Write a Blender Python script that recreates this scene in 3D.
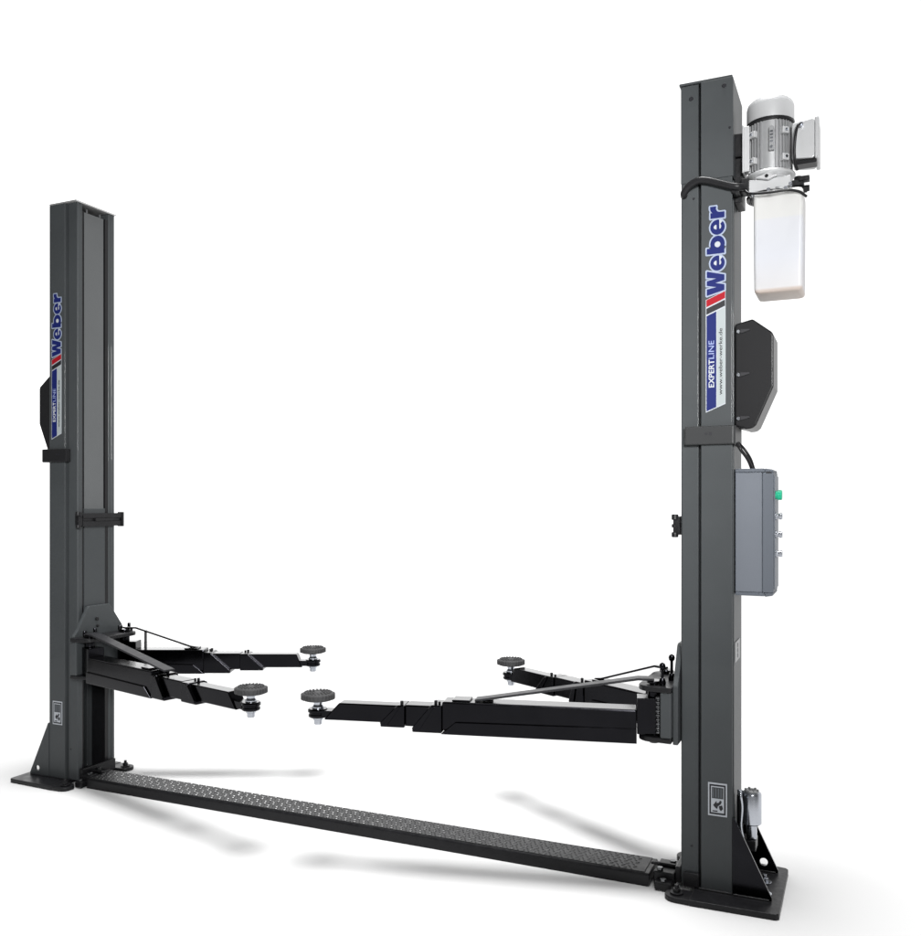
import bpy, bmesh, math, random
from mathutils import Vector, Matrix
random.seed(7)
R = math.radians
PI = math.pi
for o in list(bpy.data.objects):
    bpy.data.objects.remove(o)
S = bpy.context.scene
COL = S.collection

# ------------------------------------------------------------------ camera
cd = bpy.data.cameras.new('camera')
cam = bpy.data.objects.new('camera', cd)
COL.objects.link(cam)
cd.sensor_fit = 'HORIZONTAL'
cd.sensor_width = 36
cd.lens = 894.42 / 921 * 36
cd.shift_y = (504.55 - 468) / 921
cd.shift_x = 0.5 / 921
cd.clip_end = 200
cam.location = (2.002, -3.1441, 1.3417)
cam.rotation_euler = (R(90), 0, 0.4227)
S.camera = cam

# ------------------------------------------------------------------ studio light: white cyclorama in front of the lens, dim room behind it
W = bpy.data.worlds.new('World')
S.world = W
W.use_nodes = True
wn, wl = W.node_tree.nodes, W.node_tree.links
bg = wn['Background']
tc = wn.new('ShaderNodeTexCoord')
sp = wn.new('ShaderNodeSeparateXYZ')
wl.new(tc.outputs['Generated'], sp.inputs[0])
mr = wn.new('ShaderNodeMapRange')
mr.interpolation_type = 'SMOOTHSTEP'
mr.inputs['From Min'].default_value = -0.35
mr.inputs['From Max'].default_value = 0.42
mr.inputs['To Min'].default_value = 0.12
mr.inputs['To Max'].default_value = 1.06
wl.new(sp.outputs['Y'], mr.inputs['Value'])
# glow added low, behind and to the left, to brighten the arm tops
dt = wn.new('ShaderNodeVectorMath')
dt.operation = 'DOT_PRODUCT'
dt.inputs[1].default_value = Vector((-0.50, 0.84, 0.20)).normalized()
wl.new(tc.outputs['Generated'], dt.inputs[0])
m2 = wn.new('ShaderNodeMapRange')
m2.interpolation_type = 'SMOOTHSTEP'
m2.inputs['From Min'].default_value = 0.86
m2.inputs['From Max'].default_value = 0.985
m2.inputs['To Max'].default_value = 0.95
wl.new(dt.outputs['Value'], m2.inputs['Value'])
# world light dimmed towards the zenith to deepen the floor shadows
m3 = wn.new('ShaderNodeMapRange')
m3.interpolation_type = 'SMOOTHSTEP'
m3.inputs['From Min'].default_value = 0.52
m3.inputs['From Max'].default_value = 0.80
m3.inputs['To Min'].default_value = 1.0
m3.inputs['To Max'].default_value = 0.15
wl.new(sp.outputs['Z'], m3.inputs['Value'])
ce = wn.new('ShaderNodeMath')
ce.operation = 'MULTIPLY'
wl.new(mr.outputs[0], ce.inputs[0])
wl.new(m3.outputs[0], ce.inputs[1])
sm = wn.new('ShaderNodeMath')
sm.operation = 'ADD'
wl.new(ce.outputs[0], sm.inputs[0])
wl.new(m2.outputs[0], sm.inputs[1])
wl.new(sm.outputs[0], bg.inputs['Strength'])
bg.inputs['Color'].default_value = (1, 1, 1, 1)


def area(name, loc, aim, size, power, color=(1, 1, 1)):
    l = bpy.data.lights.new(name, 'AREA')
    l.shape = 'DISK'
    l.size = size
    l.energy = power
    l.color = color
    o = bpy.data.objects.new(name, l)
    COL.objects.link(o)
    o.location = loc
    o.rotation_euler = (Vector(aim) - Vector(loc)).to_track_quat('-Z', 'Y').to_euler()
    return o


area('overhead_softbox', (0.8, -0.2, 25), (0.0, 0.1, 0), 7.6, 11000)
key = area('key_softbox', (2.9, -4.3, 2.5), (0.25, 0, 1.9), 1.3, 60)
key.data.spread = R(50)          # softbox with a grid: little of it reaches the floor

S.view_settings.view_transform = 'Standard'
S.view_settings.look = 'None'
S.view_settings.exposure = 0
S.view_settings.gamma = 1
S.render.engine = 'CYCLES'


# ------------------------------------------------------------------ materials
def mat(name, color, rough=0.5, metal=0.0, spec=0.5, var=0.0, vscale=8.0, bump=0.0, bscale=400.0, coat=0.0, rvar=0.0):
    m = bpy.data.materials.new(name)
    m.use_nodes = True
    n, l = m.node_tree.nodes, m.node_tree.links
    b = n['Principled BSDF']
    b.inputs['Base Color'].default_value = (*color, 1)
    b.inputs['Roughness'].default_value = rough
    b.inputs['Metallic'].default_value = metal
    b.inputs['Specular IOR Level'].default_value = spec
    b.inputs['Coat Weight'].default_value = coat
    t = n.new('ShaderNodeTexCoord')
    if var or rvar:
        nz = n.new('ShaderNodeTexNoise')
        nz.inputs['Scale'].default_value = vscale
        nz.inputs['Detail'].default_value = 6
        l.new(t.outputs['Object'], nz.inputs['Vector'])
        if var:
            r = n.new('ShaderNodeMapRange')
            r.inputs['To Min'].default_value = 1 - var
            r.inputs['To Max'].default_value = 1 + var
            l.new(nz.outputs['Fac'], r.inputs['Value'])
            mx = n.new('ShaderNodeMix')
            mx.data_type = 'RGBA'
            mx.blend_type = 'MULTIPLY'
            mx.inputs['Factor'].default_value = 1
            mx.inputs['A'].default_value = (*color, 1)
            l.new(r.outputs[0], mx.inputs['B'])
            l.new(mx.outputs['Result'], b.inputs['Base Color'])
        if rvar:
            r2 = n.new('ShaderNodeMapRange')
            r2.inputs['To Min'].default_value = max(0.02, rough - rvar)
            r2.inputs['To Max'].default_value = min(1, rough + rvar)
            l.new(nz.outputs['Fac'], r2.inputs['Value'])
            l.new(r2.outputs[0], b.inputs['Roughness'])
    if bump:
        n2 = n.new('ShaderNodeTexNoise')
        n2.inputs['Scale'].default_value = bscale
        n2.inputs['Detail'].default_value = 3
        l.new(t.outputs['Object'], n2.inputs['Vector'])
        bp = n.new('ShaderNodeBump')
        bp.inputs['Strength'].default_value = bump
        bp.inputs['Distance'].default_value = 0.001
        l.new(n2.outputs['Fac'], bp.inputs['Height'])
        l.new(bp.outputs[0], b.inputs['Normal'])
    return m


M = dict(
    floor=mat('white studio floor', (0.53, 0.53, 0.53), 0.9, spec=0.0),
    paint=mat('anthracite powder coat', (0.047, 0.0515, 0.0540), 0.46, spec=0.17, var=0.12, vscale=5, bump=0.14, bscale=500, rvar=0.07, coat=0.06),
    black=mat('black gloss paint', (0.014, 0.014, 0.016), 0.17, metal=1.0, var=0.2, vscale=14, bump=0.06, bscale=160, rvar=0.05),
    dark=mat('black satin plastic', (0.014, 0.014, 0.015), 0.30, spec=0.16, bump=0.1, bscale=600),
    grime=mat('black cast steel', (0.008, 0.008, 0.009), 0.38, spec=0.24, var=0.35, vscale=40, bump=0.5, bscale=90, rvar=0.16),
    rubber=mat('black rubber', (0.038, 0.038, 0.039), 0.7, spec=0.25, bump=0.6, bscale=260),
    chrome=mat('bright zinc steel', (0.46, 0.48, 0.52), 0.24, metal=1.0, var=0.15, vscale=30, rvar=0.08),
    plate=mat('oiled tread steel', (0.016, 0.016, 0.017), 0.46, metal=0.0, spec=0.25, var=0.5, vscale=18, bump=0.4, bscale=160, rvar=0.16),
    silver=mat('silver motor paint', (0.46, 0.465, 0.47), 0.34, metal=0.2, var=0.06, vscale=20, bump=0.1, bscale=300),
    silver_dark=mat('cast aluminium', (0.26, 0.265, 0.27), 0.42, metal=0.4, var=0.15, vscale=30, bump=0.3, bscale=200),
    box=mat('blue grey enclosure', (0.132, 0.145, 0.168), 0.46, spec=0.3, var=0.06, vscale=6, bump=0.08, bscale=500),
    box_lid=mat('blue grey lid', (0.098, 0.110, 0.130), 0.48, spec=0.25, bump=0.08, bscale=500),
    green=mat('green push button', (0.0, 0.35, 0.19), 0.35, spec=0.5),
    white=mat('white vinyl', (0.38, 0.40, 0.43), 0.45, spec=0.2),
    pale=mat('pale vinyl', (0.30, 0.33, 0.335), 0.45, spec=0.2),
    blue=mat('blue vinyl', (0.008, 0.014, 0.098), 0.45, spec=0.15),
    mid=mat('mid blue ink', (0.25, 0.30, 0.50), 0.45, spec=0.3),
    red=mat('red vinyl', (0.27, 0.006, 0.013), 0.45, spec=0.15),
    ink=mat('black ink', (0.012, 0.012, 0.015), 0.45, spec=0.3),
    sheet=mat('grey sheet cover', (0.082, 0.086, 0.088), 0.40, spec=0.3, var=0.12, vscale=3, rvar=0.06),
    key=mat('pale blue keyline vinyl', (0.27, 0.31, 0.40), 0.45, spec=0.2),
    band=mat('dark band coat', (0.028, 0.029, 0.030), 0.42, spec=0.2, bump=0.12, bscale=500),
    fin=mat('silver finned casting', (0.33, 0.335, 0.34), 0.34, metal=0.3, var=0.12, vscale=30, bump=0.2, bscale=300),
    bar=mat('worn grey brace coat', (0.018, 0.018, 0.020), 0.42, spec=0.15, var=0.3, vscale=30, bump=0.4, bscale=200, rvar=0.12),
    worn=mat('worn tread steel', (0.045, 0.045, 0.045), 0.34, metal=0.4, var=0.6, vscale=12, bump=0.3, bscale=160, rvar=0.15),
    dull=mat('dull steel', (0.16, 0.165, 0.17), 0.35, metal=1.0, var=0.3, vscale=60, rvar=0.1),
    edge=mat('bare steel edge', (0.5, 0.5, 0.5), 0.4, metal=0.6),
)


def tank_material():
    m = mat('milky tank plastic', (0.8, 0.8, 0.8), 0.38, spec=0.35)
    n, l = m.node_tree.nodes, m.node_tree.links
    b = n['Principled BSDF']
    t = n.new('ShaderNodeTexCoord')
    s = n.new('ShaderNodeSeparateXYZ')
    l.new(t.outputs['Object'], s.inputs[0])
    mr_ = n.new('ShaderNodeMapRange')
    mr_.inputs['From Min'].default_value = 0.0
    mr_.inputs['From Max'].default_value = 0.34
    l.new(s.outputs['Z'], mr_.inputs['Value'])
    cr = n.new('ShaderNodeValToRGB')
    e = cr.color_ramp.elements
    e[0].position = 0.0
    e[0].color = (0.42, 0.36, 0.32, 1)
    e[1].position = 1.0
    e[1].color = (0.50, 0.50, 0.49, 1)
    for p, c in ((0.022, (0.43, 0.37, 0.335)), (0.045, (0.48, 0.475, 0.48)), (0.35, (0.475, 0.485, 0.515)), (0.71, (0.48, 0.487, 0.51)), (0.735, (0.50, 0.50, 0.49))):
        x = e.new(p)
        x.color = (*c, 1)
    l.new(mr_.outputs[0], cr.inputs[0])
    l.new(cr.outputs[0], b.inputs['Base Color'])
    b.inputs['Subsurface Weight'].default_value = 0.6
    b.inputs['Subsurface Radius'].default_value = (0.05, 0.05, 0.05)
    b.inputs['Subsurface Scale'].default_value = 1.0
    return m


M['tank'] = tank_material()


# ------------------------------------------------------------------ mesh builder
class MB:
    def __init__(self):
        self.bm = bmesh.new()

    def _add(self, vs, fs, mtx=None):
        v = [self.bm.verts.new(mtx @ Vector(p) if mtx else Vector(p)) for p in vs]
        for f in fs:
            try:
                self.bm.faces.new([v[i] for i in f])
            except ValueError:
                pass
        return self

    def box(self, x0, x1, y0, y1, z0, z1, mtx=None):
        x0, x1 = min(x0, x1), max(x0, x1)
        vs = [(x, y, z) for z in (z0, z1) for y in (y0, y1) for x in (x0, x1)]
        return self._add(vs, [(0, 2, 3, 1), (4, 5, 7, 6), (0, 1, 5, 4), (2, 6, 7, 3), (0, 4, 6, 2), (1, 3, 7, 5)], mtx)

    def prism(self, pts, a, b, axis='z', mtx=None):
        """extrude a polygon along an axis; pts are the other two coordinates in xyz order"""
        n = len(pts)

        def mk(p, h):
            return {'z': (p[0], p[1], h), 'y': (p[0], h, p[1]), 'x': (h, p[0], p[1])}[axis]
        vs = [mk(p, a) for p in pts] + [mk(p, b) for p in pts]
        fs = [tuple(range(n)), tuple(range(2 * n - 1, n - 1, -1))]
        fs += [(i, (i + 1) % n, n + (i + 1) % n, n + i) for i in range(n)]
        return self._add(vs, fs, mtx)

    def lathe(self, prof, c=(0, 0, 0), axis='z', seg=32, mtx=None):
        vs, fs = [], []
        for r, h in prof:
            for k in range(seg):
                a = 2 * PI * k / seg
                u, v = max(r, 1e-5) * math.cos(a), max(r, 1e-5) * math.sin(a)
                p = {'z': (u, v, h), 'x': (h, u, v), 'y': (u, h, v)}[axis]
                vs.append((p[0] + c[0], p[1] + c[1], p[2] + c[2]))
        for i in range(len(prof) - 1):
            for k in range(seg):
                fs.append((i * seg + k, i * seg + (k + 1) % seg, (i + 1) * seg + (k + 1) % seg, (i + 1) * seg + k))
        fs.append(tuple(range(seg - 1, -1, -1)))
        fs.append(tuple((len(prof) - 1) * seg + k for k in range(seg)))
        return self._add(vs, fs, mtx)

    def cyl(self, c, r, h0, h1, axis='z', seg=24, ch=0.0, mtx=None):
        pr = [(r - ch, h0), (r, h0 + ch), (r, h1 - ch), (r - ch, h1)] if ch else [(r, h0), (r, h1)]
        return self.lathe(pr, c, axis, seg, mtx)

    def ball(self, c, r, seg=16, sz=1.0):
        pr = [(r * math.sin(PI * i / 10), -r * sz * math.cos(PI * i / 10)) for i in range(11)]
        return self.lathe(pr, c, 'z', seg)

    def tube(self, pts, r, seg=12, smooth=6):
        P = [Vector(p) for p in pts]
        if smooth and len(P) > 2:
            Q = []
            E = [P[0] * 2 - P[1]] + P + [P[-1] * 2 - P[-2]]
            for i in range(1, len(E) - 2):
                for k in range(smooth):
                    t = k / smooth
                    a, b, c, d = E[i - 1], E[i], E[i + 1], E[i + 2]
                    Q.append(0.5 * ((2 * b) + (c - a) * t + (2 * a - 5 * b + 4 * c - d) * t * t + (3 * b - a - 3 * c + d) * t ** 3))
            Q.append(P[-1])
            P = Q
        vs, fs = [], []
        prev = None
        for i, p in enumerate(P):
            t = (P[min(i + 1, len(P) - 1)] - P[max(i - 1, 0)]).normalized()
            if prev is None:
                up = Vector((0, 0, 1)) if abs(t.z) < 0.9 else Vector((1, 0, 0))
                n = t.cross(up).normalized()
            else:
                n = (prev - t * prev.dot(t)).normalized()
            prev = n
            b = t.cross(n)
            for k in range(seg):
                a = 2 * PI * k / seg
                vs.append(p + (n * math.cos(a) + b * math.sin(a)) * r)
        for i in range(len(P) - 1):
            for k in range(seg):
                fs.append((i * seg + k, i * seg + (k + 1) % seg, (i + 1) * seg + (k + 1) % seg, (i + 1) * seg + k))
        fs.append(tuple(range(seg)))
        fs.append(tuple((len(P) - 1) * seg + k for k in range(seg)))
        return self._add(vs, fs)

    def build(self, name, m, parent=None, bevel=0.0, smooth=False, off=(0, 0, 0), segs=2, split=False):
        if split:       # every separate piece becomes an object of its own
            self.bm.verts.index_update()
            left = set(self.bm.verts)
            out = []
            while left:
                st = [left.pop()]
                isl = set(st)
                while st:
                    for e in st.pop().link_edges:
                        for w in e.verts:
                            if w in left:
                                left.discard(w)
                                isl.add(w)
                                st.append(w)
                k = MB()
                mp = {v: k.bm.verts.new(v.co) for v in isl}
                for fc in self.bm.faces:
                    if fc.verts[0] in isl:
                        k.bm.faces.new([mp[v] for v in fc.verts])
                out.append(k.build(name, m, parent, bevel, smooth, off, segs))
            self.bm.free()
            return out[0]
        bmesh.ops.recalc_face_normals(self.bm, faces=self.bm.faces)
        if any(off):
            bmesh.ops.translate(self.bm, verts=self.bm.verts, vec=Vector(off))
        me = bpy.data.meshes.new(name)
        self.bm.to_mesh(me)
        self.bm.free()
        me.materials.append(M[m] if isinstance(m, str) else m)
        if smooth:
            for p in me.polygons:
                p.use_smooth = True
            try:
                me.set_sharp_from_angle(angle=R(38))
            except Exception:
                pass
        o = bpy.data.objects.new(name, me)
        COL.objects.link(o)
        if parent:
            o.parent = parent
        if bevel:
            b = o.modifiers.new('bevel', 'BEVEL')
            b.width = bevel
            b.segments = segs
            b.limit_method = 'ANGLE'
            b.angle_limit = R(30)
            b.harden_normals = False
        return o


def tag(o, label=None, cat=None, group=None, kind=None):
    if label:
        o['label'] = label
    if cat:
        o['category'] = cat
    if group:
        o['group'] = group
    if kind:
        o['kind'] = kind
    return o


def thing(name, loc, label, cat, group=None, rz=0):
    o = bpy.data.objects.new(name, None)
    o.empty_display_size = 0.1
    COL.objects.link(o)
    o.location = loc
    o.rotation_euler = (0, 0, rz)
    return tag(o, label, cat, group)


def neg(v):
    return (-v[0], -v[1], -v[2])


def hull(pts):
    pts = sorted(set((round(a, 6), round(b, 6)) for a, b in pts))

    def half(ps):
        h = []
        for p in ps:
            while len(h) > 1 and (h[-1][0] - h[-2][0]) * (p[1] - h[-2][1]) - (h[-1][1] - h[-2][1]) * (p[0] - h[-2][0]) <= 0:
                h.pop()
            h.append(p)
        return h
    a, b = half(pts), half(pts[::-1])
    return a[:-1] + b[:-1]


def ring(cx, cy, r, n=20):
    return [(cx + r * math.cos(2 * PI * k / n), cy + r * math.sin(2 * PI * k / n)) for k in range(n)]


# ------------------------------------------------------------------ lettering
def glyphs(body, offset):
    c = bpy.data.curves.new('lettering', 'FONT')
    c.body = body
    c.size = 1
    c.offset = offset
    c.resolution_u = 6
    c.space_character = 1.0
    o = bpy.data.objects.new('lettering', c)
    COL.objects.link(o)
    bpy.context.view_layer.update()
    dg = bpy.context.evaluated_depsgraph_get()
    me = bpy.data.meshes.new_from_object(o.evaluated_get(dg))
    bpy.data.objects.remove(o)
    return me


def lettering(name, body, m, parent, z0, z1, xbase, xtop, y, offset=0.0, ref=None, origin=(0, 0, 0)):
    """writing that reads upwards on a face looking at -y; returns (object, reference box)"""
    me = glyphs(body, offset)
    if ref is None:
        xs = [v.co.x for v in me.vertices]
        ys = [v.co.y for v in me.vertices]
        ref = (min(xs), max(xs), 0.0 if min(ys) < -0.02 else min(ys), max(ys))
    a, b, c, d = ref
    for v in me.vertices:
        tx, ty = (v.co.x - a) / (b - a), (v.co.y - c) / (d - c)
        v.co = Vector((xbase + (xtop - xbase) * ty - origin[0], y - origin[1], z0 + (z1 - z0) * tx - origin[2]))
    me.name = name
    me.materials.clear()
    me.materials.append(M[m])
    o = bpy.data.objects.new(name, me)
    COL.objects.link(o)
    o.parent = parent
    return o, ref


def arc(cx, cy, rx, ry, a0, a1, n=22):
    return [(cx + rx * math.cos(R(a0 + (a1 - a0) * k / n)), cy + ry * math.sin(R(a0 + (a1 - a0) * k / n))) for k in range(n + 1)]


def glyph_e(o):
    out = arc(.41, .39, .43, .41, -14, 318) + [(.585, .235), (.50, .185), (.41, .180), (.33, .215), (.30, .285)]
    return [[(x + o, y) for x, y in out], [(x + o, y) for x, y in arc(.42, .445, .135, .165, 0, 180, 10)], [(x + o, y) for x, y in arc(.41, .39, .43, .41, 0, 345, 23)]]


NAME = [[[(0, 1), (.37, 1), (.46, .46), (.58, 1), (.84, 1), (.95, .46), (1.04, 1), (1.40, 1), (1.14, 0), (.82, 0), (.70, .52), (.58, 0), (.26, 0)]],
        glyph_e(1.42),
        [[(x + 2.37, y) for x, y in [(0, 1), (.33, 1), (.33, .725)] + arc(.55, .39, .47, .41, 118, -118, 26) + [(.33, .05), (.33, 0), (0, 0)]],
         [(x + 2.37, y) for x, y in arc(.53, .39, .165, .165, 0, 345, 20)]],
        glyph_e(3.47),
        [[(x + 4.40, y) for x, y in [(0, .79), (.32, .79), (.32, .68), (.40, .76), (.52, .81), (.68, .81), (.68, .47), (.52, .47), (.40, .42), (.34, .30), (.34, 0), (0, 0)]]]]


def grow(pts, d):
    """outline moved outwards by d, sharp outer corners cut off"""
    ar = sum(p[0] * q_[1] - q_[0] * p[1] for p, q_ in zip(pts, pts[1:] + pts[:1]))
    sg = 1 if ar > 0 else -1
    out = []
    n = len(pts)
    for k in range(n):
        a_, b_, c_ = (Vector(pts[k - 1]), Vector(pts[k]), Vector(pts[(k + 1) % n]))
        e1, e2 = (b_ - a_).normalized(), (c_ - b_).normalized()
        n1, n2 = Vector((e1.y, -e1.x)) * sg, Vector((e2.y, -e2.x)) * sg
        bi = (n1 + n2)
        if bi.length < 1e-4:
            continue
        bi.normalize()
        co_ = max(bi.dot(n1), 0.25)
        convex = (e1.x * e2.y - e1.y * e2.x) * sg > 0
        if convex and co_ < 0.8:
            out += [tuple(b_ + n1 * d + e1 * d * 0.4), tuple(b_ + n2 * d - e2 * d * 0.4)]
        else:
            out.append(tuple(b_ + bi * d / co_))
    return out


def name_letters(name, m, parent, a, y, offset, holes, origin):
    bmj = bmesh.new()
    for gi, g in enumerate(NAME):
        c = bpy.data.curves.new('lettering', 'CURVE')
        c.dimensions = '2D'
        c.fill_mode = 'BOTH'
        for pts in (g[:2] if holes else g[-1:] if len(g) > 2 else g[:1]):
            if offset:
                pts = grow(pts, offset)
            sp_ = c.splines.new('POLY')
            sp_.points.add(len(pts) - 1)
            for p_, (u, v) in zip(sp_.points, pts):
                p_.co = (u, v, 0, 1)
            sp_.use_cyclic_u = True
        o = bpy.data.objects.new('lettering', c)
        COL.objects.link(o)
        bpy.context.view_layer.update()
        ml = bpy.data.meshes.new_from_object(o.evaluated_get(bpy.context.evaluated_depsgraph_get()))
        bpy.data.objects.remove(o)
        for v in ml.vertices:
            v.co.z = gi * 0.00006
        bmj.from_mesh(ml)
    me = bpy.data.meshes.new(name)
    bmj.to_mesh(me)
    bmj.free()
    z0, z1, xb, xt = a
    for v in me.vertices:
        v.co = Vector((xb + (xt - xb) * v.co.y - origin[0], y - v.co.z - origin[1], z0 + (z1 - z0) * v.co.x / 5.08 - origin[2]))
    me.name = name
    me.materials.clear()
    me.materials.append(M[m])
    o = bpy.data.objects.new(name, me)
    COL.objects.link(o)
    o.parent = parent
    return o


def sheet(name, pts, y, m, parent, origin, th=0.0006):
    b = MB()
    b.prism(pts, y, y + th, 'y')
    return b.build(name, m, parent, off=neg(origin))


# ------------------------------------------------------------------ floor
f = MB()
f.box(-4.4, 4.6, -4.5, 3.6, -0.06, 0)
fo = f.build('floor', 'floor')
tag(fo, 'plain white studio floor', 'floor', kind='structure')


# ------------------------------------------------------------------ posts
XI, XO, DP, HT = 1.426, 1.600, 0.252, 2.8


def decals(post, sx, origin):
    """logo, side stripe and pictogram sticker on the face that looks at the camera"""
    q = (lambda x: x) if sx > 0 else (lambda x: x - 3.0955)      # decal is not mirrored, only moved
    y = -0.0012
    ol = 0.0035
    # white keyline below, coloured sheets above
    sl = 0.42

    def para(x0, x1, za, zb):           # slanted band; za, zb at the right edge
        d = (x1 - x0) * sl
        return [(q(x0), za - d), (q(x1), za), (q(x1), zb), (q(x0), zb - d)]
    logo = MB()
    logo.prism(para(1.5125, 1.5780, 1.684, 2.0700), y, y + 0.0006, 'y')
    lo = logo.build('logo_sticker', 'white', post, off=neg(origin))
    sheet('red_stripe', para(1.5145, 1.5765, 2.0435, 2.0675), y - 0.0006, 'red', lo, origin)
    sheet('black_stripe', para(1.5145, 1.5765, 2.0175, 2.0385), y - 0.0006, 'ink', lo, origin)
    sheet('blue_panel', para(1.5150, 1.5475, 1.6745, 2.0005), y - 0.0006, 'blue', lo, origin)
    sheet('pale_panel', para(1.5495, 1.5770, 1.6880, 2.0130), y - 0.0006, 'pale', lo, origin)
    # the name
    a = (2.0560, 2.3590, q(1.5745), q(1.5160))
    name_letters('name_outline', 'key', lo, a, y + 0.0002, 0.085, False, origin)
    name_letters('name_counters', 'white', lo, a, y - 0.0003, 0.0, False, origin)
    name_letters('name_lettering', 'blue', lo, a, y - 0.0008, 0.0, True, origin)
    y2 = y - 0.0012
    lettering('series_lettering', 'EXPERT', 'white', lo, 1.7420, 1.8370, q(1.5400), q(1.5220), y2, offset=0.022, origin=origin)
    lettering('series_lettering', 'LINE', 'mid', lo, 1.8400, 1.9020, q(1.5400), q(1.5220), y2, offset=0.0, origin=origin)
    lettering('address_lettering', 'www.weber-werke.de', 'ink', lo, 1.7150, 1.9420, q(1.5670), q(1.5555), y2, offset=0.012, origin=origin)
    # warning sticker
    st = MB()
    st.box(q(1.520), q(1.583), y, y + 0.0006, 0.279, 0.392)
    so = st.build('warning_sticker', 'white', post, off=neg(origin))
    fr = MB()
    fr.box(q(1.5245), q(1.5785), y - 0.0005, y, 0.2845, 0.3865)
    fr.build('sticker_frame', 'ink', so, off=neg(origin))
    fr = MB()
    fr.box(q(1.5300), q(1.5730), y - 0.0010, y - 0.0005, 0.291, 0.3805)
    fr.build('sticker_field', 'white', so, off=neg(origin))
    y = y - 0.0010
    up = MB()
    up.box(q(1.533), q(1.571), y - 0.0006, y, 0.339, 0.377)
    up.build('sticker_text_panel', 'paint', so, off=neg(origin))
    ln = MB()
    for k in range(4):
        ln.box(q(1.537 + k * 0.0085), q(1.5385 + k * 0.0085), y - 0.0012, y - 0.0006, 0.343, 0.374)
    ln.build('sticker_lines', 'box', so, off=neg(origin))
    pc = MB()
    pc.prism([(q(a_), b_) for a_, b_ in ((1.537, 0.316), (1.549, 0.332), (1.549, 0.324), (1.556, 0.326), (1.560, 0.334), (1.566, 0.331), (1.563, 0.322), (1.553, 0.313), (1.551, 0.304), (1.546, 0.306))], y - 0.0006, y, 'y')
    pc.prism([(q(a_), b_) for a_, b_ in ((1.556, 0.314), (1.567, 0.318), (1.570, 0.306), (1.563, 0.298), (1.558, 0.303))], y - 0.0006, y, 'y')
    pc.box(q(1.535), q(1.552), y - 0.0006, y, 0.294, 0.298)
    pc.build('sticker_pictogram', 'ink', so, off=neg(origin))


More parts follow.
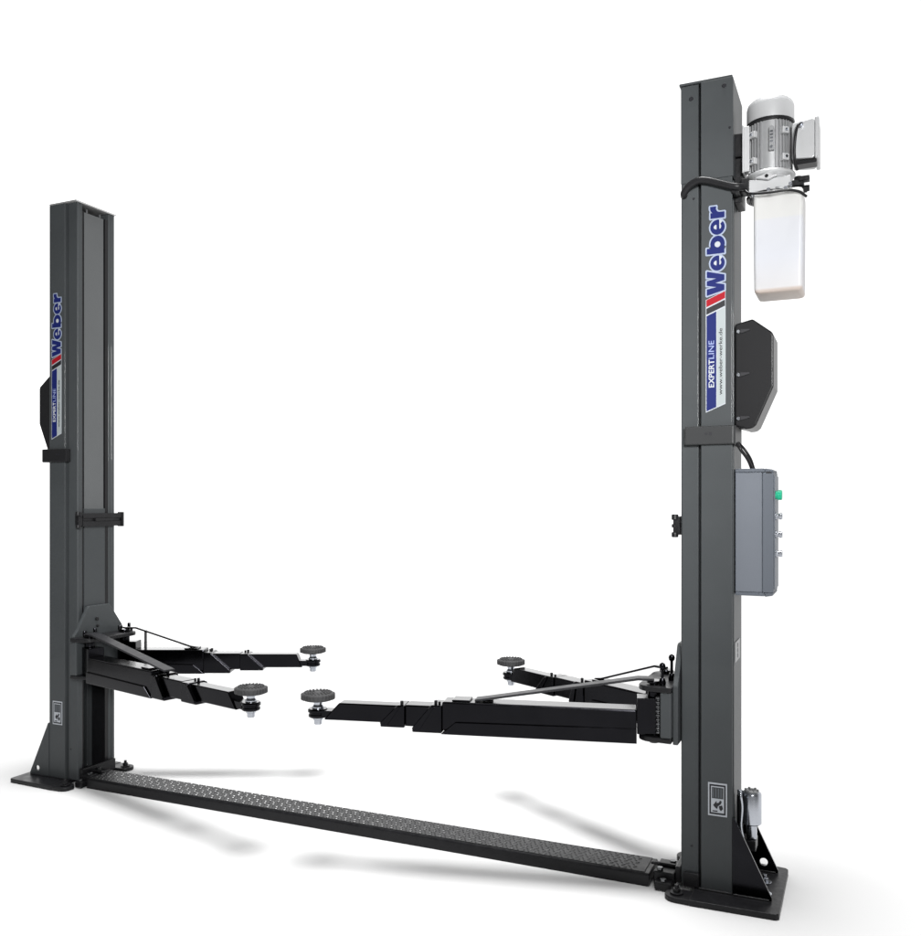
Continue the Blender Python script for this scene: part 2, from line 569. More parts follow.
def make_post(sx, label):
    org = (sx * 1.513, 0.126, 0)
    off = neg(org)
    p = thing('lift_post', org, label, 'lift post', 'posts of the two post car lift')

    def X(x):
        return sx * x
    prof = [(XO, 0), (XO, 0.010), (1.588, 0.010), (1.588, 0.044), (XO, 0.044), (XO, DP), (1.496, DP), (1.496, 0.226), (1.486, 0.226), (1.486, DP - 0.006), (1.432, DP - 0.006), (XI, DP - 0.010), (XI, 0.226), (1.431, 0.226),
            (1.431, 0.208), (1.440, 0.208), (1.572, 0.208), (1.572, 0.045), (1.431, 0.045), (1.431, 0.026), (XI, 0.026), (XI, 0.016), (1.430, 0.012),
            (1.486, 0.012), (1.486, 0.032), (1.496, 0.032), (1.496, 0.0)]
    b = MB()
    b.prism([(X(x), y) for x, y in prof], 0.02, HT - 0.008, 'z')
    b.build('column', 'paint', p, 0.0045, off=off, segs=3)
    b = MB()
    b.box(X(XI - 0.004), X(XO), 0.0, DP, HT - 0.0078, HT)
    b.build('cap_plate', 'edge' if sx < 0 else 'paint', p, 0.0012, off=off)
    if sx > 0:
        b = MB()
        b.box(1.4262, 1.486, 0.0085, 0.0115, 2.455, HT - 0.0085)
        b.box(1.4965, 1.6028, -0.0032, -0.0004, 2.455, HT - 0.0085)
        b.box(1.6003, 1.6030, -0.0003, DP, 2.455, HT - 0.0085)
        b.build('head_sleeve', 'paint', p, 0.001, off=off, split=True)
    # sheet hung in the open side of the channel
    b = MB()
    b.box(X(1.4365), X(1.4385), 0.061, 0.182, 1.30, 2.758)
    b.box(X(1.4365), X(1.4385), 0.074, 0.082, 2.758, 2.775)
    b.box(X(1.4365), X(1.4385), 0.156, 0.164, 2.758, 2.775)
    b.build('channel_cover', 'sheet', p, 0.0008, off=off)
    for ya_, yb_ in ((0.0455, 0.0530), (0.1880, 0.2075)):  # dark strips lining the channel gaps, standing in for their shade
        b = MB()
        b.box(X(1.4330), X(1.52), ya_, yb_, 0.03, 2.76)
        b.build('gap_shade_strip', 'grime', p, off=off)
    b = MB()
    b.box(X(1.4300), X(1.4380), 0.0560, 0.186, 0.80, 1.322)
    b.build('lower_channel_cover', 'paint', p, 0.002, off=off)
    b = MB()
    b.box(X(1.400), X(1.426), 0.020, 0.262, 1.236, 1.262)
    b.box(X(1.398), X(1.426), 0.020, 0.262, 1.276, 1.300)
    b.box(X(1.404), X(1.426), 0.024, 0.258, 1.2622, 1.2758)
    b.box(X(1.392), X(1.426), 0.090, 0.200, 1.2622, 1.2758)
    b.box(X(1.402), X(1.424), -0.006, 0.0198, 1.240, 1.300)
    b.cyl((X(1.402), 0.006, 1.295), 0.011, 0.0, sx * -0.006 if False else 0.006, 'x', 12)
    b.cyl((X(1.408), -0.002, 0), 0.012, 1.228, 1.246, seg=12, ch=0.002)
    b.cyl((X(1.408), -0.002, 0), 0.012, 1.288, 1.308, seg=12, ch=0.002)
    b.box(X(1.398), X(1.410), -0.010, 0.006, 1.262, 1.274)
    b.box(X(1.394), X(1.426), 0.2622, 0.276, 1.232, 1.305)
    b.build('cross_bar', 'grime', p, 0.003, off=off)
    # base plate with two lugs towards the beam
    b = MB()
    sq = [(X(x), y) for x, y in ((1.472, -0.105), (1.747, -0.098), (1.757, -0.088), (1.757, 0.302), (1.747, 0.312), (1.472, 0.335))]
    b.prism(sq, 0.0, 0.02, 'z')
    base = b.build('base_plate', 'grime', p, 0.003, off=off)
    b = MB()
    for (x, y) in ((1.425, -0.062), (1.400, 0.290)):
        b.prism(hull(ring(X(x), y, 0.040) + [(X(1.480), y - 0.042), (X(1.480), y + 0.042)]), 0.001, 0.018, 'z')
    b.build('lug', 'grime', base, 0.003, off=off, split=True)
    for (x, y) in ((1.425, -0.062), (1.400, 0.290), (1.700, 0.050), (1.690, 0.150)):
        b = MB()
        b.cyl((X(x), y, 0), 0.023, 0.0202, 0.024, seg=24)
        b.cyl((X(x), y, 0), 0.013, 0.0242, 0.036, seg=6)
        b.cyl((X(x), y, 0), 0.007, 0.0362, 0.048, seg=12)
        b.build('anchor_bolt', 'chrome' if x > 1.5 else 'grime', base, 0.001, off=off)
    # gussets on the outer side
    for gy in (-0.002, 0.246):
        b = MB()
        z1 = 0.282
        tri = [(1.601, 0.021), (1.722, 0.021), (1.722, 0.034), (1.622, z1), (1.601, z1)]
        hole = ring(1.678, 0.054, 0.014, 16)
        # polygon with a hole: two halves split at the hole's centre line
        h_up = [q_ for q_ in hole if q_[1] >= 0.054 - 1e-6]
        h_dn = [q_ for q_ in hole if q_[1] <= 0.054 + 1e-6]
        h_up.sort(key=lambda q_: -q_[0])
        h_dn.sort(key=lambda q_: q_[0])
        xr = 1.727 - 0.121 * (0.054 - 0.030) / (z1 - 0.030)
        up = [(1.601, 0.054)] + sorted(h_up, key=lambda q_: q_[0]) + [(xr, 0.054), (1.606, z1), (1.601, z1)]
        dn = [(1.601, 0.021), (1.727, 0.021), (1.727, 0.030), (xr, 0.054)] + sorted(h_dn, key=lambda q_: -q_[0]) + [(1.601, 0.054)]
        for poly in (up, dn):
            b.prism([(X(x), z) for x, z in poly], gy, gy + 0.008, 'y')
        bmesh.ops.remove_doubles(b.bm, verts=b.bm.verts, dist=1e-5)
        # drop the inner double faces along the split
        for fc in [fc for fc in b.bm.faces if all(abs(v.co.z - 0.054) < 1e-4 for v in fc.verts)]:
            b.bm.faces.remove(fc)
        if sx > 0 and gy < 0:      # no hole in this one
            b.bm.free()
            b = MB()
            b.prism([(X(x), z) for x, z in ((1.601, 0.021), (1.727, 0.021), (1.727, 0.030), (1.606, z1), (1.601, z1))], gy, gy + 0.008, 'y')
        b.build('gusset', 'paint' if sx < 0 else 'black', p, 0.0, off=off)
    b = MB()      # weld beads round the foot
    b.tube([(X(1.604), -0.006, 0.022), (X(1.718), -0.006, 0.022)], 0.004, 8)
    b.tube([(X(1.49), -0.003, 0.022), (X(1.60), -0.003, 0.022)], 0.0045, 8)
    b.tube([(X(1.604), 0.242, 0.022), (X(1.718), 0.242, 0.022)], 0.004, 8)
    b.build('weld_bead', 'grime', p, smooth=True, off=off, split=True)
    # foot block on the inner side
    b = MB()
    if sx > 0:
        b.box(X(1.436), X(1.490), -0.004, 0.0115, 0.0202, 0.070)
    b.box(X(1.404), X(1.424), 0.020, 0.230, 0.0202, 0.075)
    b.build('foot_block', 'grime', p, 0.004, off=off, split=True)
    # band round the face
    b = MB()
    if sx > 0:
        pr = [(1.444, -0.018), (1.606, -0.018), (1.612, -0.012), (1.612, 0.16), (1.601, 0.16), (1.601, -0.0005), (1.487, -0.0005), (1.487, 0.0115), (1.444, 0.0115)]
    else:
        pr = [(1.470, -0.018), (1.628, -0.018), (1.636, -0.010), (1.636, 0.10), (1.601, 0.10), (1.601, -0.0005), (1.487, -0.0005), (1.487, 0.0115), (1.470, 0.0115)]
    b.prism([(X(x), y) for x, y in pr], 1.546, 1.610, 'z')
    band = b.build('cover_band', 'dark' if sx < 0 else 'band', p, 0.004, off=off)
    b = MB()
    b.box(X(1.512), X(1.522), -0.0192, -0.0181, 1.580, 1.586)
    b.box(X(1.526), X(1.536), -0.0192, -0.0181, 1.578, 1.588)
    b.build('band_mark', 'ink', band, off=off, split=True)
    # hood bolted to the outer side
    b = MB()
    hp = [(1.602, 1.962), (1.660, 1.976), (1.724, 1.926), (1.728, 1.915), (1.728, 1.742), (1.722, 1.728), (1.672, 1.613), (1.660, 1.602), (1.640, 1.600), (1.602, 1.612)]
    ya, yb = (0.050, 0.215)
    b.prism([(X(x), z) for x, z in hp], ya, yb, 'y')
    hd = b.build('side_hood', 'dark', p, 0.006, smooth=False, off=off, segs=3)
    for z in (1.935, 1.787, 1.637):
        b = MB()
        b.cyl((X(1.614), ya, z), 0.0065, -0.006, -0.0002, 'y', 12, 0.001)
        b.build('screw', 'chrome', hd, smooth=True, off=off)
        b = MB()
        b.prism([(X(1.621), z - 0.007), (X(1.640), z - 0.002), (X(1.652), z + 0.002), (X(1.650), z + 0.006), (X(1.621), z + 0.007)], ya - 0.007, ya - 0.0002, 'y')
        b.build('clip_shadow', 'ink', hd, off=off)  # black tapered wedge: clip with its shadow streak put into shape and colour
    # small bolts in the faces
    for (x, z) in ((1.462, 2.745), (1.574, 2.765), (1.470, 2.40), (1.592, 2.62), (1.463, 0.16)) if sx > 0 else ((1.47, 0.165),):
        b = MB()
        yy = (0.012 if x < 1.487 else 0.0) - (0.0034 if z > 2.455 else 0)
        b.cyl((X(x), yy, z), 0.0075 if z > 2.7 else 0.004, -0.003, -0.0003, 'y', 12, 0.0008)
        b.build('bolt', 'ink', p, off=off)
    decals(p, sx, org)
    return p


post_r = make_post(1, 'taller looking near anthracite lift post carrying motor, tank and control box, at right')
post_l = make_post(-1, 'far anthracite lift post with open channel side facing in, at left')
o = MB()
o.box(1.6012, 1.6022, 0.06, 0.19, 0.795, 0.865)
b_ = o.build('rating_plate', 'silver_dark', post_r, off=neg((1.513, 0.126, 0)))
o = MB()
for k in range(3):
    o.cyl((1.6024, 0.125, 0.812 + 0.018 * k), 0.008, 0, 0.0006, 'x', 12)
o.build('plate_mark', 'ink', b_, off=neg((1.513, 0.126, 0)), split=True)


# ------------------------------------------------------------------ carriages
def make_carriage(sx, label):
    org = (sx * 1.37, 0.126, 0.5)
    off = neg(org)
    c = thing('lift_carriage', org, label, 'lift carriage', 'carriages sliding in the two lift posts')

    def X(i):
        return sx * (1.426 - i)
    b = MB()
    pl = [(-0.028, 0.512), (0.292, 0.512), (0.292, 0.705), (0.270, 0.745), (0.196, 0.846), (0.186, 0.851), (0.066, 0.851), (0.054, 0.846), (-0.004, 0.745), (-0.028, 0.715)]
    b.prism(pl, X(0.003), X(0.021), 'x')
    fp = b.build('front_plate', 'paint', c, 0.003, off=off)
    for (y, z, r) in ((0.108, 0.785, 0.009), (0.112, 0.750, 0.006), (-0.008, 0.560, 0.011)):
        b = MB()
        b.cyl((X(0.021), y, z), r, 0.0003 * sx * -1, -0.007 * sx, 'x', 14, 0.0)
        b.build('plate_bolt', 'chrome' if z < 0.6 else 'grime', fp, 0.001, off=off)
    lug = hull(ring(X(0.091), 0.0, 0.052, 28) + ring(X(0.091), 0.22, 0.052, 28) + [(X(0.0215), -0.055), (X(0.0215), 0.285)])
    b = MB()
    b.prism(lug, 0.694, 0.712, 'z')
    b.build('top_plate', 'grime', c, 0.003, off=off)
    b = MB()
    b.prism(lug, 0.520, 0.536, 'z')
    b.build('bottom_plate', 'grime', c, 0.003, off=off)
    b = MB()
    b.box(X(0.0215), X(0.060), -0.052, 0.282, 0.5365, 0.6935)
    b.build('back_wall', 'paint', c, 0.005, off=off)
    for y in (0.0, 0.22):
        b = MB()
        b.cyl((X(0.091), y, 0), 0.016, 0.508, 0.716, seg=24)
        b.cyl((X(0.091), y, 0), 0.026, 0.7165, 0.726, seg=24, ch=0.002)
        b.build('pivot_pin', 'black', c, smooth=True, off=off)
        b = MB()
        pr = []
        for k in range(9):
            pr += [(0.007, 0.545 + 0.015 * k), (0.011, 0.5495 + 0.015 * k), (0.011, 0.553 + 0.015 * k), (0.007, 0.5575 + 0.015 * k)]
        b.lathe(pr, (X(0.070), y - 0.028, 0), 'z', 14)
        (b.build if sx > 0 else lambda *q_, **w_: b.bm.free())('lock_spring', 'dull', c, smooth=True, off=off)
        if sx > 0:
            hgt = 0.775 if y < 0.1 else 0.790
            i0, y0 = (0.060, -0.01) if y < 0.1 else (0.047, 0.09)
            b = MB()
            b.tube([(X(i0), y0, 0.7125), (X(i0), y0, hgt)], 0.0052, 10)
            b.lathe([(0.003, hgt - 0.012), (0.010, hgt - 0.004), (0.0115, hgt + 0.004), (0.009, hgt + 0.012), (0.002, hgt + 0.016)], (X(i0), y0, 0), 'z', 14)
            b.lathe([(0.012, 0.7128), (0.013, 0.722), (0.008, 0.738)], (X(i0), y0, 0), 'z', 14)
            b.build('release_lever', 'black', c, smooth=True, off=off)
        else:
            b = MB()
            b.box(X(0.050), X(0.096), y + 0.030, y + 0.050, 0.7125, 0.730)
            b.cyl((X(0.058), y + 0.002, 0), 0.010, 0.7125, 0.742, seg=12, ch=0.002)
            b.cyl((X(0.050), y + 0.07, 0), 0.008, 0.7125, 0.746, seg=12, ch=0.002)
            b.build('release_lever', 'black', c, 0.002, off=off)
    return c


car_r = make_carriage(1, 'near right post carriage with ball headed levers and two black swing arms')
car_l = make_carriage(-1, 'far left post carriage with tapered bolted plate and two black swing arms')


# ------------------------------------------------------------------ arms
def make_arm(car, piv, pad, label, P):
    d = Vector((pad[0] - piv[0], pad[1] - piv[1]))
    L = d.length
    ang = math.atan2(d.y, d.x)
    off = (0, 0, -0.5)
    b = MB()
    b.box(P['o0'], P['o1'], -0.045, 0.045, 0.524, 0.628)
    a = b.build('swing_arm', 'black', car, 0.006, off=off, segs=3)
    a.location = (piv[0] - car.location.x, piv[1] - car.location.y, 0.5 - car.location.z)
    a.rotation_euler = (0, 0, ang)
    a['label'] = label
    ot = a
    b = MB()
    b.prism([(P['o0'], 0.512), (P['o1'] + 0.004, 0.512), (P['o1'] - 0.05, 0.557), (P['o0'], 0.563)], -0.053, 0.053, 'y')
    b.build('toe_guard', 'black', ot, 0.002, off=off)
    b = MB()    # eye round the pivot pin
    b.prism(hull(ring(0, 0, 0.034, 24) + [(P['o0'] - 0.001, -0.040), (P['o0'] - 0.001, 0.040)]), 0.542, 0.668, 'z')
    b.cyl((0, 0, 0), 0.024, 0.6682, 0.690, seg=20)
    b.build('pivot_eye', 'black', a, 0.003, off=off)

    def collar(s0, st, sb, hw, z0, z1):
        k = MB()
        k.prism([(s0, z0), (sb, z0), (sb, z0 + 0.016), (st, z1), (s0, z1)], -hw, hw, 'y')
        o_ = k.build('collar', 'black', a, 0.004, off=off)
        # raised slanted rib on each cheek
        k = MB()
        w = (sb - st) * 0.30
        for sg in (-1, 1):
            k.prism([(sb - 0.006, z0 + 0.006), (sb + 0.000, z0 + 0.016), (st + 0.002, z1 - 0.004), (st - 0.014, z1 - 0.004), (sb - 0.026, z0 + 0.006)], sg * (hw + 0.0002), sg * (hw + 0.006), 'y')
        k.build('collar_rib', 'black', a, 0.002, off=off, split=True)
        k = MB()
        k.cyl((st - 0.012, 0.018, 0), 0.006, z1 + 0.0003, z1 + 0.012, seg=10, ch=0.001)
        k.cyl((s0 + 0.014, 0.018, 0), 0.005, z1 + 0.0003, z1 + 0.008, seg=10, ch=0.001)
        k.build('stop_bolt', 'grime', a, off=off, split=True)
    collar(P['o1'] + 0.0004, P['c2'][0], P['c2'][1], 0.050, 0.514, 0.615)
    b = MB()
    b.box(P['o1'] - 0.1, P['m1'], -0.037, 0.037, 0.531, 0.609)
    b.build('middle_tube', 'black', a, 0.005, off=off)
    collar(P['m1'] + 0.0004, P['c1'][0], P['c1'][1], 0.043, 0.526, 0.608)
    b = MB()
    b.prism([(P['m1'] - 0.1, 0.539), (P['t'][1], 0.539), (P['t'][1] - 0.004, 0.546), (P['t'][0], 0.604), (P['m1'] - 0.1, 0.604)], -0.030, 0.030, 'y')
    b.build('inner_tube', 'black', a, 0.004, off=off)
    # flat brace from the pivot head down to the tube
    b = MB()
    s0, s1 = 0.0, P['brace']
    hw = P.get('bw', 0.024)
    b.prism([(s0, 0.7268), (0.055, 0.7268), (s1, 0.634), (s1 + 0.035, 0.6285), (s1 + 0.035, 0.6365), (s1, 0.6420), (0.055, 0.7350), (s0, 0.7350)], -hw, hw, 'y')
    b.build('brace_bar', 'bar' if hw > 0.02 else 'black', a, 0.002, off=off)
    b = MB()
    if not P.get('bpost'):
        b.box(P['brace'] - 0.03, P['brace'] + 0.01, -0.008, 0.008, 0.6285, 0.6335)
    else:
        b.box(0.100, 0.108, -0.010, 0.010, 0.6285, 0.7190)
    b.build('brace_foot', 'black', a, 0.001, off=off)
    b = MB()
    b.box(P['o1'] - 0.10, P['o1'] - 0.035, -0.034, 0.034, 0.6283, 0.6345)
    b.build('top_pad', 'black', ot, 0.002, off=off)
    # supporting pad at the end
    b = MB()
    n = 40
    b.lathe([(0.052, 0.607), (0.058, 0.610), (0.060, 0.616), (0.060, 0.627), (0.057, 0.632), (0.050, 0.634), (0.018, 0.6335), (0.014, 0.637), (0.001, 0.637)], (L, 0, 0), 'z', n)
    for k in range(28):
        t = 2 * PI * k / 28
        b.box(-0.004, 0.004, -0.003, 0.0035, 0.611, 0.630, Matrix.Translation((L + 0.060 * math.cos(t), 0.060 * math.sin(t), 0)) @ Matrix.Rotation(t, 4, 'Z'))
    for ring_r, cnt in ((0.024, 10), (0.036, 16), (0.048, 22)):
        for k in range(cnt):
            t = 2 * PI * k / cnt
            b.box(-0.0035, 0.0035, -0.003, 0.003, 0.6335, 0.6375, Matrix.Translation((L + ring_r * math.cos(t), ring_r * math.sin(t), 0)) @ Matrix.Rotation(t, 4, 'Z'))
    pd = b.build('support_pad', 'rubber', a, 0.0, off=off)
    b = MB()
    b.lathe([(0.026, 0.6068), (0.017, 0.600), (0.0155, 0.590), (0.022, 0.582), (0.022, 0.577), (0.016, 0.576), (0.016, 0.541), (0.019, 0.540), (0.019, 0.533), (0.015, 0.531), (0.015, 0.517), (0.013, 0.515)], (L, 0, 0), 'z', 24)
    b.build('pad_stem', 'chrome', a, smooth=True, off=off)
    b = MB()
    b.lathe([(0.0165, 0.5755), (0.034, 0.5755), (0.038, 0.571), (0.038, 0.563), (0.033, 0.560), (0.033, 0.556), (0.036, 0.553), (0.036, 0.546), (0.032, 0.5425), (0.0165, 0.5425)], (L, 0, 0), 'z', 28)
    b.prism([(P['t'][1] - 0.03, -0.024), (L - 0.024, -0.028), (L - 0.024, 0.028), (P['t'][1] - 0.03, 0.024)], 0.546, 0.572, 'z')
    b.build('pad_holder', 'black', a, smooth=True, off=off)
    return a


PX = 1.335
make_arm(car_r, (PX, 0.0), (0.131, -0.289), 'longest swing arm, reaching forward from the near right post, pad nearest the camera',
         dict(o0=0.060, o1=0.752, c2=(0.792, 0.862), m1=0.892, c1=(0.920, 0.984), t=(1.146, 1.205), brace=0.60, bw=0.026))
make_arm(car_r, (PX, 0.22), (0.533, 0.691), 'short swing arm angled back behind the long arm of the near right post',
         dict(o0=0.070, o1=0.400, c2=(0.450, 0.480), m1=0.590, c1=(0.640, 0.700), t=(0.872, 0.900), brace=0.34, bw=0.010))
make_arm(car_l, (-PX, 0.0), (-0.168, -0.303), 'front swing arm of the far left post with pale brace bar on top',
         dict(o0=0.060, o1=0.590, c2=(0.630, 0.690), m1=0.800, c1=(0.850, 0.905), t=(1.100, 1.150), brace=0.62, bw=0.026, pale=True))
make_arm(car_l, (-PX, 0.22), (-0.484, 0.604), 'rear swing arm of the far left post with thin rod on top',
         dict(o0=0.070, o1=0.405, c2=(0.440, 0.535), m1=0.580, c1=(0.620, 0.695), t=(0.857, 0.885), brace=0.33, bw=0.008, bpost=True))

# ------------------------------------------------------------------ floor beam between the posts
bo = (0, 0.07, 0)
beam = thing('floor_beam', bo, 'low black beam with tread plate top lying on the floor between the posts', 'floor beam')
b = MB()
b.prism([(-0.010, 0.0), (0.150, 0.0), (0.146, 0.038), (0.141, 0.044), (-0.001, 0.044), (-0.006, 0.038)], -1.345, 1.318, 'x')
b.build('beam_body', 'grime', beam, 0.002, off=neg(bo))
b = MB()
b.box(-1.340, 1.300, 0.002, 0.138, 0.0442, 0.0468)
tp = b.build('tread_plate', 'plate', beam, off=neg(bo))
b = MB()
px_, py_ = 0.0215, 0.0195
for i in range(int(2.62 / px_)):
    for j in range(7):
        x = -1.330 + i * px_ + (px_ / 2 if j % 2 else 0)
        y = 0.011 + j * py_
        t = R(40) if (i + j) % 2 else R(-40)
        w, h = 0.0095, 0.0028
        mt = Matrix.Translation((x, y, 0)) @ Matrix.Rotation(t, 4, 'Z')
        vs = [(-w, 0, 0.0469), (0, -h, 0.0469), (w, 0, 0.0469), (0, h, 0.0469), (-w * 0.6, 0, 0.0490), (w * 0.6, 0, 0.0490)]
        b._add(vs, [(0, 1, 4), (1, 5, 4), (1, 2, 5), (2, 3, 5), (3, 4, 5), (3, 0, 4)], mt)
b.build('tread_bars', 'worn', tp, off=neg(bo))
for sx in (1, -1):
    b = MB()
    e = 1.330 if sx > 0 else 1.345
    b.box(sx * e, sx * 1.403, 0.010, 0.060, 0.004, 0.052)
    b.box(sx * e, sx * 1.403, 0.085, 0.140, 0.004, 0.050)
    b.box(sx * (e + 0.012), sx * 1.400, -0.030, 0.0095, 0.003, 0.030)
    b.prism([(sx * (e - 0.02), 0.062), (sx * (e + 0.01), 0.066), (sx * 1.4, 0.064), (sx * 1.4, 0.082), (sx * (e - 0.02), 0.080)], 0.052, 0.062, 'z')
    en = b.build('end_bracket', 'grime', beam, 0.004, off=neg(bo), split=True)
    b = MB()
    for (dx, y, z) in ((0.020, 0.030, 0.0522), (0.050, 0.112, 0.0502), (0.040, -0.012, 0.0302)):
        b.cyl((sx * (e + dx), y, z), 0.011, 0, 0.009, seg=6, ch=0.001)
    b.build('bracket_bolt', 'dull', en, off=neg(bo), split=True)

# ------------------------------------------------------------------ hydraulic power unit on the outer side of the right post
uo = (1.716, 0.1, 2.42)
U = neg(uo)
unit = thing('power_unit', uo, 'silver electric motor with fins and side terminal box above the white tank', 'hydraulic pump')
UM = (U[0], U[1], U[2] - 0.024)
mx, my = 1.714, 0.095
b = MB()
b.lathe([(0.052, 2.492), (0.064, 2.500), (0.064, 2.662), (0.056, 2.666)], (mx, my, 0), 'z', 48)
for k in range(36):
    t = 2 * PI * k / 36
    if min(abs((math.degrees(t) - q_ + 180) % 360 - 180) for q_ in (270,)) < 13:
        continue
    b.box(0.060, 0.0725, -0.0014, 0.0014, 2.500, 2.660, Matrix.Translation((mx, my, 0)) @ Matrix.Rotation(t, 4, 'Z'))
mo = b.build('motor_body', 'fin', unit, smooth=True, off=UM)
b = MB()
b.lathe([(0.070, 2.668), (0.0775, 2.670), (0.0775, 2.722), (0.074, 2.735), (0.066, 2.743), (0.030, 2.746), (0.001, 2.746)], (mx, my, 0), 'z', 48)
b.build('fan_cover', 'silver', mo, smooth=True, off=UM)
b = MB()
b.lathe([(0.071, 2.662), (0.0790, 2.662), (0.0790, 2.6695), (0.071, 2.6695)], (mx, my, 0), 'z', 48)
b.build('cover_seam', 'dark', mo, smooth=True, off=UM)
for t in (R(228), R(312)):
    for z in (2.530, 2.620):
        b = MB()
        mt = Matrix.Translation((mx, my, 0)) @ Matrix.Rotation(t, 4, 'Z')
        b.box(0.064, 0.084, -0.013, 0.013, z - 0.010, z + 0.012, mt)
        b.build('motor_lug', 'silver', mo, 0.003, off=UM)
        b = MB()
        b.cyl((0, 0, z + 0.001), 0.005, 0.0842, 0.0875, 'x', 10, 0.0, Matrix.Translation((mx, my, 0)) @ Matrix.Rotation(t, 4, 'Z'))
        b.build('lug_bolt', 'chrome', mo, off=UM)
b = MB()
b.prism([(mx + 0.002, 2.555), (mx + 0.018, 2.555), (mx + 0.018, 2.632), (mx + 0.014, 2.637), (mx + 0.006, 2.637), (mx + 0.002, 2.632)], my - 0.0755, my - 0.0640, 'y')
np_ = b.build('motor_plate', 'silver_dark', mo, 0.001, off=UM)
b = MB()
b.cyl((mx + 0.010, my - 0.0758, 2.566), 0.005, -0.0012, 0, 'y', 12)
for k in range(4):
    b.box(mx + 0.005, mx + 0.015, my - 0.0762, my - 0.0758, 2.582 + 0.011 * k, 2.588 + 0.011 * k)
b.build('plate_mark', 'chrome', mo, off=UM, split=True)
# foot flange on the left side of the motor
b = MB()
for y0 in (0.035, 0.060):
    b.box(1.632, 1.652, y0, y0 + 0.012, 2.500, 2.655)
b.box(1.628, 1.634, 0.030, 0.130, 2.495, 2.658)
b.build('motor_foot', 'silver', mo, 0.003, off=UM, split=True)
# terminal box
b = MB()
b.prism([(1.786, 2.524), (1.852, 2.518), (1.858, 2.524), (1.858, 2.644), (1.850, 2.650), (1.786, 2.642)], 0.045, 0.165, 'y')
tb = b.build('terminal_box', 'silver', unit, 0.005, off=UM, segs=3)
b = MB()
b.box(1.8582, 1.871, 0.042, 0.168, 2.515, 2.653)
b.build('terminal_lid', 'silver', tb, 0.004, off=UM)
b = MB()
b.box(1.792, 1.864, 0.048, 0.105, 2.504, 2.5175)
b.build('terminal_base', 'dark', tb, 0.004, off=UM)
b = MB()
b.cyl((1.815, 0.045, 2.630), 0.008, -0.016, -0.0002, 'y', 12, 0.001)
b.cyl((1.815, 0.045, 2.630), 0.005, -0.022, -0.0162, 'y', 12, 0.001)
b.build('cable_gland', 'chrome', tb, smooth=True, off=UM)
b = MB()
b.tube([(1.815, 0.026, 2.630), (1.806, 0.020, 2.620), (1.800, 0.018, 2.590), (1.796, 0.024, 2.545), (1.798, 0.035, 2.505), (1.804, 0.05, 2.485)], 0.0045)
b.build('motor_cable', 'dark', tb, smooth=True, off=UM)
# pump block between motor and tank
b = MB()
b.lathe([(0.064, 2.4995), (0.080, 2.494), (0.083, 2.486), (0.070, 2.474), (0.068, 2.468)], (mx, my, 0), 'z', 40)
b.box(mx - 0.070, mx + 0.070, my - 0.064, my + 0.064, 2.424, 2.4678)
b.prism([(mx - 0.045, 2.4680), (mx, 2.4560), (mx + 0.030, 2.4680), (mx, 2.4830)], my - 0.078, my - 0.0642, 'y')
pb = b.build('pump_block', 'silver', unit, 0.005, off=UM, segs=2)
b = MB()
b.cyl((mx - 0.005, my - 0.078, 2.469), 0.006, -0.004, -0.0003, 'y', 10, 0.001)
b.build('block_bolt', 'dark', pb, off=UM)
b = MB()
b.box(mx + 0.072, mx + 0.110, my - 0.050, my - 0.010, 2.432, 2.452)
b.cyl((mx + 0.092, my - 0.028, 0), 0.014, 2.4525, 2.468, seg=12, ch=0.002)
b.cyl((mx + 0.072, my - 0.030, 2.425), 0.011, 0.0, 0.055, 'x', 8, 0.001)
b.cyl((mx + 0.072, my + 0.020, 2.440), 0.013, 0.0, 0.045, 'x', 8, 0.001)
b.box(mx + 0.095, mx + 0.128, my - 0.058, my - 0.030, 2.444, 2.460)
b.build('valve_fitting', 'grime', pb, 0.002, off=UM, split=True)
b = MB()
b.box(1.6012, 1.626, 0.040, 0.150, 2.40, 2.49)
b.box(1.626, 1.652, 0.010, 0.070, 2.425, 2.470)
b.box(1.6012, 1.626, 0.050, 0.140, 2.560, 2.640)
b.box(1.6012, 1.6275, 0.060, 0.130, 2.4905, 2.5595)
b.cyl((1.612, 0.000, 2.43), 0.016, -0.01, 0.038, 'y', 8, 0.001)
b.build('mounting_bracket', 'grime', unit, 0.003, off=UM, split=True)
b = MB()
b.lathe([(0.064, 2.4110), (0.082, 2.4120), (0.083, 2.4220), (0.064, 2.4238)], (mx + 0.004, my, 0), 'z', 36)
b.build('clamp_ring', 'dark', unit, smooth=True, off=UM)
b = MB()
b.tube([(1.640, 0.000, 2.425), (1.660, -0.012, 2.408), (1.715, -0.020, 2.400), (1.775, -0.014, 2.402), (1.812, 0.0, 2.396), (1.835, 0.012, 2.380)], 0.0045)
b.tube([(1.655, 0.005, 2.402), (1.662, -0.004, 2.390), (1.660, -0.004, 2.372)], 0.004)
b.build('thin_hose', 'dark', unit, smooth=True, off=UM, split=True)
for (x, z) in ((1.664, 2.411), (1.716, 2.418), (1.770, 2.416), (1.785, 2.428)):
    b = MB()
    b.cyl((x, my - 0.075, z), 0.006, -0.02, 0.004, 'y', 10, 0.001)
    b.build('ring_bolt', 'chrome', unit, smooth=True, off=UM)

# oil tank, clamped below the pump
to = (1.7455, 0.085, 2.052)
tank = thing('oil_tank', to, 'milky white square plastic oil tank hanging below the silver motor', 'oil tank')
b = MB()
vs, N = [], 9


def rrect(hx, hy, r, z):
    out = []
    for (cx_, cy_, a0) in ((hx - r, hy - r, 0), (-hx + r, hy - r, 90), (-hx + r, -hy + r, 180), (hx - r, -hy + r, 270)):
        for k in range(N):
            t = R(a0 + 90 * k / (N - 1))
            out.append((cx_ + r * math.cos(t), cy_ + r * math.sin(t), z))
    return out


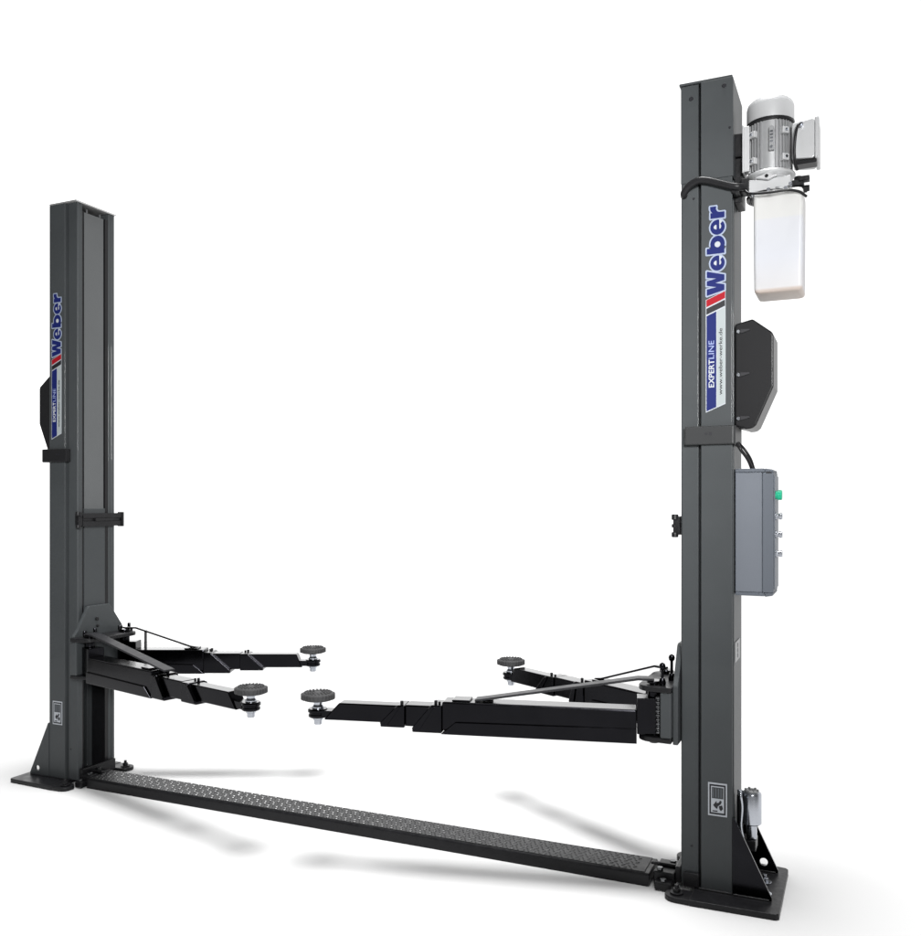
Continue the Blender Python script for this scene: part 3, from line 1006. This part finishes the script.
rings = [(0.066, 0.066, 0.012, 0.000), (0.0715, 0.0715, 0.013, 0.002), (0.0755, 0.0755, 0.013, 0.007), (0.0768, 0.0768, 0.012, 0.014), (0.0775, 0.0775, 0.011, 0.12),
         (0.0785, 0.0785, 0.011, 0.318), (0.0780, 0.0780, 0.011, 0.332), (0.074, 0.074, 0.012, 0.339), (0.066, 0.066, 0.012, 0.343)]
nv = 4 * N
allv = []
for rr in rings:
    allv += rrect(*rr)
fs = [(i * nv + k, i * nv + (k + 1) % nv, (i + 1) * nv + (k + 1) % nv, (i + 1) * nv + k) for i in range(len(rings) - 1) for k in range(nv)]
fs += [tuple(range(nv)), tuple((len(rings) - 1) * nv + k for k in range(nv))]
b._add(allv, fs)
b.build('tank_body', 'tank', tank, smooth=True)
b = MB()
b.cyl((0, 0, 0), 0.055, 0.3455, 0.357, seg=32)
b.build('tank_neck', 'silver_dark', tank, smooth=True)

# thick hose looped over the front of the right post
b = MB()
b.tube([(1.437, 0.05, 2.412), (1.437, 0.010, 2.415), (1.442, -0.004, 2.424), (1.460, -0.010, 2.440), (1.490, -0.0145, 2.451), (1.520, -0.0145, 2.447), (1.560, -0.0145, 2.432), (1.596, -0.014, 2.418), (1.622, -0.010, 2.412), (1.640, 0.010, 2.415)], 0.0125, 16, 8)
ho = b.build('hydraulic_hose', 'dark', None, smooth=True)
tag(ho, 'thick black hose looped across the front of the near post below the motor', 'hose')

# ------------------------------------------------------------------ control box
co = (1.667, 0.115, 1.035)
cb = thing('control_box', co, 'blue grey control cabinet with green button on the outer side of the near post', 'control box')
c_ = neg(co)
b = MB()
b.box(1.604, 1.692, 0.042, 0.190, 1.043, 1.452)
bd = b.build('cabinet_body', 'box', cb, 0.003, off=c_)
b = MB()
b.box(1.6035, 1.7005, 0.039, 0.193, 1.4522, 1.464)
b.box(1.6035, 1.7005, 0.039, 0.193, 1.031, 1.0428)
b.build('cabinet_rim', 'box_lid', bd, 0.003, off=c_, split=True)
b = MB()
b.box(1.6925, 1.7290, 0.040, 0.192, 1.0435, 1.4515)
b.prism([(1.7008, 1.4517), (1.7290, 1.4517), (1.7270, 1.4600), (1.7008, 1.4640)], 0.039, 0.193, 'y')
b.prism([(1.7008, 1.0433), (1.7290, 1.0433), (1.7270, 1.0340), (1.7008, 1.0290)], 0.039, 0.193, 'y')
ld = b.build('cabinet_lid', 'box_lid', cb, 0.003, off=c_)
b = MB()
b.box(1.7292, 1.7330, 0.050, 0.182, 1.055, 1.440)
b.build('button_panel', 'box', ld, 0.0015, off=c_)
b = MB()
b.box(1.706, 1.724, 0.0375, 0.0388, 1.4475, 1.4520)
b.build('lid_hinge', 'ink', ld, off=c_)
b = MB()
b.lathe([(0.014, 1.7332), (0.014, 1.738), (0.017, 1.739), (0.017, 1.752), (0.015, 1.754), (0.001, 1.754)], (0, 0.070, 1.374), 'x', 20)
b.build('green_button', 'green', cb, smooth=True, off=c_)
for z in (1.302, 1.240, 1.175):
    b = MB()
    b.lathe([(0.013, 1.7332), (0.013, 1.737), (0.008, 1.738), (0.008, 1.744), (0.011, 1.745), (0.011, 1.753), (0.009, 1.755), (0.001, 1.755)], (0, 0.070, z), 'x', 20)
    b.build('steel_button', 'chrome', cb, smooth=True, off=c_)
b = MB()
b.tube([(1.611, 0.03, 1.552), (1.625, 0.025, 1.528), (1.645, 0.045, 1.496), (1.656, 0.07, 1.464)], 0.0055)
b.tube([(1.611, 0.07, 1.556), (1.634, 0.06, 1.530), (1.652, 0.07, 1.498), (1.660, 0.10, 1.464)], 0.0045)
b.build('feed_cable', 'dark', cb, smooth=True, off=c_, split=True)

# ------------------------------------------------------------------ metal canister at the foot of the right post
vo = (1.650, 0.100, 0.022)
vc = thing('valve_canister', vo, 'shiny steel canister standing behind the front gusset of the near post', 'canister')
v_ = neg(vo)
b = MB()
b.lathe([(0.029, 0.236), (0.033, 0.240), (0.033, 0.338), (0.031, 0.344), (0.026, 0.347)], (1.652, 0.100, 0), 'z', 36)
bd = b.build('canister_body', 'chrome', vc, smooth=True, off=v_)
b = MB()
b.lathe([(0.024, 0.3472), (0.024, 0.352), (0.012, 0.352), (0.012, 0.349), (0.001, 0.349)], (1.652, 0.100, 0), 'z', 24)
for k in range(6):
    b.cyl((1.652 + 0.020 * math.cos(k * PI / 3), 0.100 + 0.020 * math.sin(k * PI / 3), 0), 0.004, 0.3522, 0.356, seg=8)
b.build('canister_lid', 'silver_dark', bd, smooth=True, off=v_)
b = MB()
b.lathe([(0.016, 0.185), (0.018, 0.190), (0.018, 0.2355), (0.016, 0.2358)], (1.652, 0.100, 0), 'z', 20)
b.build('canister_neck', 'chrome', vc, smooth=True, off=v_)
b = MB()
b.box(1.6025, 1.668, 0.070, 0.140, 0.150, 0.1848)
b.cyl((1.615, 0.085, 0), 0.011, 0.185, 0.335, seg=16, ch=0.002)
b.box(1.6025, 1.612, 0.07, 0.14, 0.022, 0.1495)
b.build('valve_block', 'grime', vc, 0.002, off=v_)
b = MB()
b.tube([(1.615, 0.070, 0.350), (1.622, 0.045, 0.345), (1.626, 0.050, 0.30), (1.622, 0.048, 0.240), (1.628, 0.055, 0.200)], 0.0045)
b.cyl((1.616, 0.075, 0), 0.009, 0.3352, 0.356, seg=8, ch=0.001)
b.build('valve_pipe', 'chrome', vc, smooth=True, off=v_)
